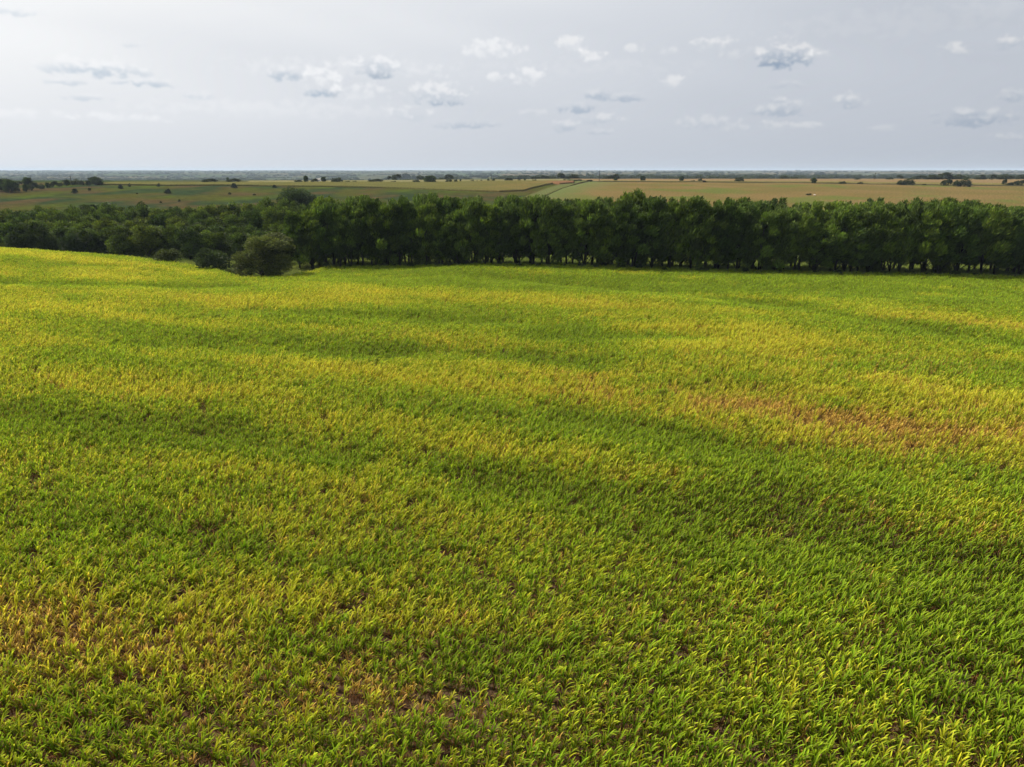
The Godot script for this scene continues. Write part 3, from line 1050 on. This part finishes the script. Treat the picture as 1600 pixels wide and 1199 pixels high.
	var far := [
["c", -310.3, -539.3, 4.5, 3.6, "dark conical cedar, leftmost of the four dark cedars on the far pasture", 0],
		["c", -303.6, -589.9, 4.0, 3.5, "dark rounded cedar high on the far pasture, above the broad dark crowned tree", 0],
		["c", -242.9, -536.1, 4.5, 3.6, "dark cedar alone in the middle of the far left pasture, lower right of its neighbour", 0],
		["c", -218.3, -598.3, 5.0, 4.0, "grey green cedar just below the golden crop strip, under two low dark thickets", 0],
		["c", -189.6, -608.1, 3.6, 2.6, "small dark cedar at the crop strip edge, left of the big round tree", 0],
		["s", -290.4, -625.6, 2.6, 3.2, "thin scraggly bush on the edge line between far pasture and crop strip", 1],
		["s", -313.3, -564.0, 2.4, 2.4, "faint grey bush just right of the leftmost dark cedar", 1],
		["s", -314.3, -625.6, 2.1, 3.2, "narrow dark bush close to the right of the high cedar on the crop edge", 1],
		["s", -264.6, -536.1, 1.4, 0.9, "tiny dark shrub on the pasture left of the lone middle cedar", 1],
		["s", -213.0, -459.0, 1.6, 1.2, "small dark shrub low on the pasture just above the left woods", 1],
		["s", -205.8, -468.5, 2.0, 1.6, "low grey shrub on the pasture above the woods, below right of the lone cedar", 1],
		["s", -196.8, -529.5, 2.2, 1.8, "faded shrub in mid pasture below the grey green cedar", 1],
		["s", -175.9, -517.8, 2.2, 1.3, "faded low shrub on the pasture left of the big round tree", 1],
		["s", 203.7, -521.0, 4.0, 1.5, "dark low shrub beside a pale rock in the tan stubble field", 1],
		["b", -281.9, -711.9, 15.5, 3.9, "long low dark thicket on the ridge, left one of a pair", 2],
		["b", -259.8, -711.9, 13.7, 3.9, "long low dark thicket on the ridge, right one of a pair", 2],
		["t", -286.7, -769.9, 2.9, 4.5, "small dark tree rising behind the right low thicket on the ridge", 2],
		["b", -199.5, -711.9, 7.8, 3.0, "low grey bush on the ridge just left of a tall pale tree", 2],
		["t", -192.3, -711.9, 4.8, 6.6, "tall pale thin tree on the ridge above the big round tree", 2],
		["b", -184.0, -711.9, 7.2, 3.6, "olive bush on the ridge beside the small white house", 2],
		["t", -186.1, -754.6, 5.1, 5.1, "round black green tree on the ridge to the right of the white house", 2],
		["b", -163.7, -711.9, 10.8, 4.8, "wide dark bush on the ridge right of the round black green tree", 2],
		["b", -153.5, -711.9, 6.0, 1.8, "low olive bush on the ridge between two wide dark thickets", 2],
		["b", -146.9, -711.9, 4.8, 1.8, "smaller low bush on the ridge left of a long dark thicket", 2],
		["b", -127.2, -711.9, 14.3, 3.3, "long dark green thicket on the ridge left of centre", 2],
		["b", -110.5, -711.9, 6.0, 1.8, "low faded bush on the ridge right of the long thicket", 2],
		["b", -89.6, -711.9, 7.2, 3.0, "grey bush on the ridge just left of the largest ridge tree", 2],
		["t", -76.5, -711.9, 11.9, 7.2, "large round dark tree on the ridge, biggest on the skyline left of centre", 2],
		["b", -59.1, -711.9, 6.0, 3.6, "dark bush on the ridge right of the largest round tree", 2],
		["b", -52.6, -711.9, 3.6, 3.0, "small dark bush next right of the dark ridge bush", 2],
		["t", -49.9, -739.6, 1.9, 3.1, "slender small tree ending the row right of the largest ridge tree", 2],
		["b", -39.2, -754.6, 3.8, 1.9, "tiny dark bush at the left end of the dotted row above the crop strip", 2],
		["b", -34.8, -754.6, 2.5, 1.3, "tiniest flat bush in the dotted row above the crop strip", 2],
		["b", -30.4, -754.6, 2.5, 1.9, "small bush third in the dotted row above the crop strip", 2],
		["b", -24.4, -785.6, 2.6, 2.6, "upright bush in the dotted row left of a pole", 2],
		["b", -19.1, -785.6, 3.3, 2.6, "bush right of a pole in the dotted row on the ridge", 2],
		["b", -3.3, -785.6, 8.6, 3.3, "widest dark bush in the dotted row near the picture centre", 2],
		["b", 7.3, -791.9, 3.3, 2.0, "small bush right of the widest bush of the dotted row", 2],
		["t", 13.5, -803.1, 2.0, 2.7, "small upright tree near the right end of the dotted row", 2],
		["b", 23.1, -785.6, 5.3, 2.0, "low dark bush ending the dotted row on the right", 2],
		["b", 56.3, -819.4, 2.7, 1.6, "tiny bush on the pale field edge above the reddish soil patch", 2],
		["b", 68.4, -791.9, 9.3, 1.9, "flat dark bush where the grassy track meets the ridge", 2],
		["b", 78.8, -776.2, 6.5, 1.6, "flat bush between the grassy track and the tall utility pole", 2],
		["t", 112.9, -831.0, 4.2, 3.8, "small dark tree right of the tall utility pole", 2],
		["t", 137.4, -803.1, 5.7, 5.7, "dark block shaped tree on the road edge right of centre", 2],
		["t", 174.6, -785.6, 4.6, 5.9, "slender dark tree on the road edge above the middle of the belt", 2],
		["b", 181.3, -763.8, 5.1, 1.5, "low brown bush beside the slender road edge tree", 2],
		["b", 189.8, -769.9, 4.5, 3.2, "round dark bush next to a reddish bush on the road edge", 2],
		["r", 182.7, -724.9, 4.3, 2.1, "reddish brown bush on the road edge", 2],
		["b", 222.0, -745.6, 8.8, 4.7, "rounded dark tree like bush alone on the road edge, right of the reddish one", 2],
		["b", 664.1, -2097.4, 31.6, 6.0, "low flat thicket on the further field behind the road", 2],
		["t", 273.6, -692.1, 4.9, 5.2, "lone round tree standing on the road above the pale rock", 2],
		["b", 293.8, -678.2, 6.8, 2.4, "low dark bush on the road right of the lone round tree", 2],
		["b", 309.7, -678.2, 5.1, 1.8, "flat faint bush on the road, second right of the lone round tree", 2],
		["b", 335.8, -650.1, 14.2, 5.2, "wide green bush clump on the road on the right", 2],
		["b", 351.6, -650.1, 3.8, 1.2, "tiny low bush trailing right of the wide green clump", 2],
		["b", 364.1, -638.3, 9.1, 5.1, "rounded dark bush, left part of the double clump on the right", 2],
		["b", 369.5, -625.6, 13.7, 6.3, "tall dark bush, right part of the double clump on the right", 2],
		["c", 370.3, -616.8, 2.1, 2.1, "tiny dark cedar at the right foot of the double clump", 2],
		["b", 415.7, -643.5, 3.8, 4.9, "upright dark bush near the right edge on the road", 2],
		["b", 417.2, -638.3, 5.4, 2.7, "low dark bush right of the upright bush near the right edge", 2],
		["b", 425.8, -638.3, 11.8, 4.3, "wide dark bush cut by the right edge of the picture on the road", 2],
		["t", -373.1, -556.1, 10.3, 9.4, "dark tree at the left picture edge on the pasture fence line", 3],
		["t", -361.7, -549.3, 10.2, 8.8, "large dark tree, second from the left edge on the fence line", 3],
		["s", -360.9, -556.1, 2.3, 3.7, "small thin olive sapling between two dark fence line trees", 3],
		["t", -355.8, -556.1, 4.2, 5.6, "dark narrow tree under the tall one on the fence line", 3],
		["t", -404.8, -638.3, 7.5, 7.5, "tall dark tree standing highest on the left fence line", 3],
		["b", -358.9, -571.0, 7.2, 5.8, "light green bush right of the tall fence line tree", 3],
		["b", -362.4, -586.3, 4.4, 3.9, "bright green bush in the middle of the fence line", 3],
		["t", -364.7, -598.3, 4.0, 4.5, "dark small tree in the middle of the fence line", 3],
		["b", -369.1, -614.3, 6.2, 4.6, "grey bush right of the dark small fence line tree", 3],
		["b", -374.8, -631.9, 4.2, 3.2, "low olive bush between grey bush and dark tree on the fence line", 3],
		["t", -373.2, -638.3, 5.9, 5.4, "dark tree on the fence line left of a thin pole", 3],
		["s", -376.6, -656.7, 7.2, 5.5, "loose pale tree behind the thin pole on the fence line", 3],
		["s", -367.4, -650.1, 4.4, 4.4, "faded thin tree next to the loose pale one on the fence line", 3],
		["t", -355.0, -638.3, 4.8, 4.8, "green round tree at the foot of the largest tree on the fence line", 3],
		["t", -359.0, -656.7, 11.6, 7.2, "largest spreading tree ending the fence line on the right", 3],
		["b", -450.4, -678.2, 8.0, 4.6, "dark bush behind the two big trees at the left edge", 3],
		["b", -421.5, -650.1, 8.7, 3.3, "low dark hedge piece behind the fence line sapling", 3],
		["h", -156.0, -969.4, 7.3, 4.9, "bluish hazy tree behind the ridge left of the largest ridge tree", 4],
		["h", -145.1, -961.7, 11.3, 7.3, "bluish hazy tree behind the ridge left of the largest ridge tree", 4],
		["h", -422.9, -3058.3, 33.3, 25.6, "bluish hazy tree behind the ridge left of the largest ridge tree", 4],
		["h", -378.8, -2974.0, 27.4, 17.4, "bluish hazy tree behind the ridge left of the largest ridge tree", 4],
		["h", -119.0, -993.0, 9.2, 5.8, "bluish hazy tree behind the ridge left of the largest ridge tree", 4],
		["h", -79.2, -963.7, 10.5, 6.5, "bluish hazy tree behind the ridge, right of the largest ridge tree", 5],
		["h", -270.0, -3664.7, 43.0, 15.3, "bluish hazy tree behind the ridge, right of the largest ridge tree", 5],
		["h", -89.4, -969.5, 8.1, 2.4, "bluish hazy tree behind the ridge, right of the largest ridge tree", 5],
		["h", 35.2, -1909.0, 32.0, 9.6, "grey green hazy tree in the long far tree line behind the utility pole", 6],
		["h", 31.8, -999.2, 13.4, 3.3, "grey green hazy tree in the long far tree line behind the utility pole", 6],
		["h", 43.4, -997.2, 15.0, 4.2, "grey green hazy tree in the long far tree line behind the utility pole", 6],
		["h", 53.5, -997.2, 10.0, 3.3, "grey green hazy tree in the long far tree line behind the utility pole", 6],
		["h", 65.2, -997.2, 16.7, 7.5, "grey green hazy tree in the long far tree line behind the utility pole", 6],
		["h", 75.2, -997.2, 11.7, 5.0, "grey green hazy tree in the long far tree line behind the utility pole", 6],
		["h", 81.9, -997.2, 10.9, 6.7, "grey green hazy tree in the long far tree line behind the utility pole", 6],
		["h", 196.8, -2097.4, 24.6, 7.0, "grey green hazy tree in the long far tree line behind the utility pole", 6],
		["h", 228.4, -2097.4, 21.1, 7.0, "grey green hazy tree in the long far tree line behind the utility pole", 6],
		["h", 125.3, -997.2, 13.4, 5.0, "grey green hazy tree in the long far tree line behind the utility pole", 6],
		["h", 133.7, -997.2, 15.0, 6.7, "grey green hazy tree in the long far tree line behind the utility pole", 6],
		["h", 307.5, -2097.4, 28.1, 10.5, "grey green hazy tree in the long far tree line behind the utility pole", 6],
		["h", 333.8, -2097.4, 28.1, 7.0, "grey green hazy tree in the long far tree line behind the utility pole", 6],
		["h", 403.0, -2258.6, 41.6, 11.4, "grey green hazy tree in the fields beyond the middle of the road", 7],
		["h", 390.1, -2097.4, 21.1, 8.8, "grey green hazy tree in the fields beyond the middle of the road", 7],
		["h", 744.1, -3013.4, 60.5, 11.4, "grey green hazy tree in the fields beyond the middle of the road", 7],
		["h", 812.6, -3193.5, 42.8, 16.0, "grey green hazy tree in the fields beyond the middle of the road", 7],
		["h", 908.2, -3391.1, 39.7, 9.9, "grey green hazy tree in the fields beyond the middle of the road", 7],
		["h", 750.3, -2715.4, 13.6, 6.8, "grey green hazy tree in the fields beyond the middle of the road", 7],
		["h", 355.9, -997.2, 15.0, 4.6, "grey hazy tree on the far fields beyond the lone round road tree", 8],
		["h", 369.3, -997.2, 10.0, 2.9, "grey hazy tree on the far fields beyond the lone round road tree", 8],
		["h", 1348.1, -3391.1, 19.9, 14.2, "grey hazy tree on the far fields beyond the lone round road tree", 8],
		["h", 1564.0, -3870.1, 25.9, 19.4, "grey hazy tree on the far fields beyond the lone round road tree", 8],
		["h", 1143.6, -2715.4, 31.8, 9.1, "grey hazy tree on the far fields beyond the lone round road tree", 8],
		["h", 1043.0, -2442.0, 10.2, 6.1, "grey hazy tree on the far fields beyond the lone round road tree", 8],
		["h", 418.2, -924.1, 9.3, 2.3, "grey hazy tree on the far fields beyond the lone round road tree", 8],
		["h", 456.9, -924.1, 7.7, 3.1, "grey hazy tree on the far fields beyond the lone round road tree", 8],
		["h", 506.3, -997.2, 8.4, 5.0, "hazy dark tree in the far tree line behind the double bush clump on the right", 9],
		["h", 484.0, -924.1, 10.8, 3.1, "hazy dark tree in the far tree line behind the double bush clump on the right", 9],
		["h", 495.7, -924.1, 13.9, 5.4, "hazy dark tree in the far tree line behind the double bush clump on the right", 9],
		["h", 505.0, -924.1, 12.4, 5.4, "hazy dark tree in the far tree line behind the double bush clump on the right", 9],
		["h", 513.5, -924.1, 13.9, 6.2, "hazy dark tree in the far tree line behind the double bush clump on the right", 9],
		["h", 523.5, -924.1, 15.5, 8.5, "hazy dark tree in the far tree line behind the double bush clump on the right", 9],
		["h", 530.5, -924.1, 10.8, 4.6, "hazy dark tree in the far tree line behind the double bush clump on the right", 9],
		["h", 539.8, -924.1, 12.4, 6.2, "hazy dark tree in the far tree line behind the double bush clump on the right", 9],
		["h", 547.5, -924.1, 9.3, 3.9, "hazy dark tree in the far tree line behind the double bush clump on the right", 9],
		["h", 565.4, -924.1, 9.3, 3.9, "hazy dark tree in the far tree line behind the double bush clump on the right", 9],
		["h", 570.0, -924.1, 10.8, 6.2, "hazy dark tree in the far tree line behind the double bush clump on the right", 9],
		["h", 560.7, -889.6, 8.2, 6.3, "hazy dark tree in the far tree line behind the double bush clump on the right", 9],
		["h", 594.8, -924.1, 13.9, 6.2, "hazy dark tree in the far tree line behind the double bush clump on the right", 9],
		["h", 604.1, -924.1, 9.3, 4.6, "hazy dark tree in the far tree line behind the double bush clump on the right", 9],
		["h", 615.7, -924.1, 10.8, 6.2, "hazy dark tree in the far tree line behind the double bush clump on the right", 9],
	]
	rng.seed = 31
	for q in far:
		var w: float = q[3]
		var h: float = q[4]
		var at := Vector3(q[1], terrain(q[1], q[2]) + 0.05, q[2])
		var spin := rng.randf() * TAU
		match q[0]:
			"c":
				tree("cedar", q[5], "tree", groups[q[6]], at, Vector3(w * 1.05, h * 1.1, w), spin, cedars[rng.randi() % 3], leaf_mats[4])
			"t":
				tree("ridge_tree", q[5], "tree", groups[q[6]], at, Vector3(w / 8.2, h / 9.8, w / 8.6), spin, rounds[rng.randi() % 5], leaf_mats[3])
			"h":
				tree("hazy_tree", q[5], "tree", groups[q[6]], at, Vector3(w * 1.1, h * 1.1, w * 0.8), spin, small_shrubs[rng.randi() % 4], leaf_mats[2])
			"r":
				tree("red_bush", q[5], "shrub", groups[q[6]], at, Vector3(w, h * 1.1, w), spin, small_shrubs[0], paint(Color(1.0, 0.5, 0.4), 0.7, 0.4, true))
			"s":
				tree("scrub", q[5], "shrub", groups[q[6]], at, Vector3(w, h, w), spin, small_shrubs[rng.randi() % 4], leaf_mats[4])
			_:
				tree("ridge_bush", q[5], "shrub", groups[q[6]], at, Vector3(w * 1.02, h * 1.15, minf(w, h * 1.6)), 0.0, small_shrubs[rng.randi() % 4], leaf_mats[2])

	# ---- woods and hedgerows far out, too many and too far to tell apart
	rng.seed = 640
	var dm := MultiMesh.new()
	dm.transform_format = MultiMesh.TRANSFORM_3D
	dm.use_colors = true
	dm.mesh = small_shrubs[1][0]
	var dp := []
	while dp.size() < 5200:
		var d := 1500.0 * pow(7.0, rng.randf())
		var x := rng.randf_range(-0.8, 0.8) * d
		var many := n_big.get_noise_2d(x * 0.1, -d * 0.13) + (0.1 if x < -0.2 * d else -0.05)
		if many > 0.12 or rng.randf() < 0.03:
			dp.append(Vector3(x, d, -d))
	dm.instance_count = dp.size()
	for i in dp.size():
		var p: Vector3 = dp[i]
		var w := rng.randf_range(14.0, 34.0)
		dm.set_instance_transform(i, Transform3D(Basis(Vector3.UP, rng.randf() * TAU) * Basis.from_scale(Vector3(w, rng.randf_range(5.0, 12.0), w)), Vector3(p.x, terrain(p.x, p.z) - 0.5, p.z)))
		dm.set_instance_color(i, Color(1, 1, 1) * rng.randf_range(0.8, 1.3))
	var dob := MultiMeshInstance3D.new()
	dob.name = "distant_woodland"
	dob.multimesh = dm
	dob.material_override = leaf_mats[2]
	add_child(dob)
	tag(dob, "hazy blue green woods and hedgerows scattered to the horizon", "woodland", "", "stuff")

	# ---- poles, house, shed, rock
	var wood := paint(Color(0.12, 0.1, 0.08), 0.9)
	for k in [[86.5, -757.0, 11.0, "tall dark utility pole standing on the ridge right of the grassy track"], [-377.0, -652.0, 8.0, "thin utility pole among the fence line trees at the upper left"], [-22.0, -806.0, 7.6, "short utility pole on the ridge above the golden crop strip"], [430.0, -905.0, 8.0, "faint utility pole on the tan field beyond the road at the right"]]:
		var o := thing("utility_pole", Vector3(k[0], terrain(k[0], k[1]), k[1]))
		var st := SurfaceTool.new()
		st.begin(Mesh.PRIMITIVE_TRIANGLES)
		tube(st, [Vector3(0, -0.5, 0), Vector3(0, k[2], 0)], [0.3, 0.24], 8)
		part("post", st.commit(), wood, o)
		st = SurfaceTool.new()
		st.begin(Mesh.PRIMITIVE_TRIANGLES)
		tube(st, [Vector3(-1.2, k[2] - 0.6, 0.2), Vector3(1.2, k[2] - 0.6, 0.2)], [0.1, 0.1], 4)
		part("crossarm", st.commit(), wood, o)
		tag(o, k[3], "utility pole", "utility poles on the ridge")
	var white := paint(Color(0.78, 0.78, 0.76), 0.7)
	var roof_m := paint(Color(0.24, 0.23, 0.22), 0.8)
	var glass := paint(Color(0.05, 0.06, 0.07), 0.2)
	for k in [[-196.0, -775.0, 3.4, 2.8, "house", "small white house half hidden by bushes on the ridge", "house"], [-497.0, -2600.0, 30.0, 8.0, "shed", "long white farm shed far off in the hazy fields left of centre", "shed"], [-560.0, -2650.0, 14.0, 7.0, "shed", "short white farm shed beside the long one in the hazy distance", "shed"]]:
		var o := thing(k[4], Vector3(k[0], terrain(k[0], k[1]), k[1]))
		var hw: float = k[2] * 0.5
		var hh: float = k[3]
		var dp2 := 3.0 if k[4] == "house" else 6.0
		var wall := BoxMesh.new()
		wall.size = Vector3(hw * 2, hh * 0.7, dp2 * 2)
		part("wall", wall, white, o).position.y = hh * 0.35
		var pr := PrismMesh.new()
		pr.size = Vector3(dp2 * 2 + 0.8, hh * 0.35, hw * 2 + 0.6)
		var rf := part("roof", pr, roof_m, o)
		rf.position.y = hh * 0.7 + hh * 0.175 + 0.003
		rf.rotation.y = PI / 2
		for s in [-0.5, 0.5]:
			var wi := BoxMesh.new()
			wi.size = Vector3(hw * 0.35, hh * 0.25, 0.1)
			part("window" if k[4] == "house" else "door", wi, glass, o).position = Vector3(hw * s, hh * 0.4, dp2 + 0.03)
		tag(o, k[5], k[6])
	rng.seed = 17
	var rock := SphereMesh.new()
	rock.radius = 0.5
	rock.height = 1.0
	rock.radial_segments = 14
	rock.rings = 8
	var ra2 := rock.get_mesh_arrays()
	var rv: PackedVector3Array = ra2[Mesh.ARRAY_VERTEX]
	for i in rv.size():
		rv[i] *= 1.0 + 0.5 * n_fine.get_noise_3d(rv[i].x * 9.0, rv[i].y * 9.0, rv[i].z * 9.0)
	ra2[Mesh.ARRAY_VERTEX] = rv
	var rm := ArrayMesh.new()
	rm.add_surface_from_arrays(Mesh.PRIMITIVE_TRIANGLES, ra2)
	var ro := top("rock", rm, paint(Color(0.5, 0.45, 0.38), 0.9))
	ro.position = Vector3(207.0, terrain(207.0, -519.0) + 0.5, -519.0)
	ro.scale = Vector3(1.6, 0.9, 1.2)
	tag(ro, "pale rock beside a dark shrub in the tan stubble field", "rock")
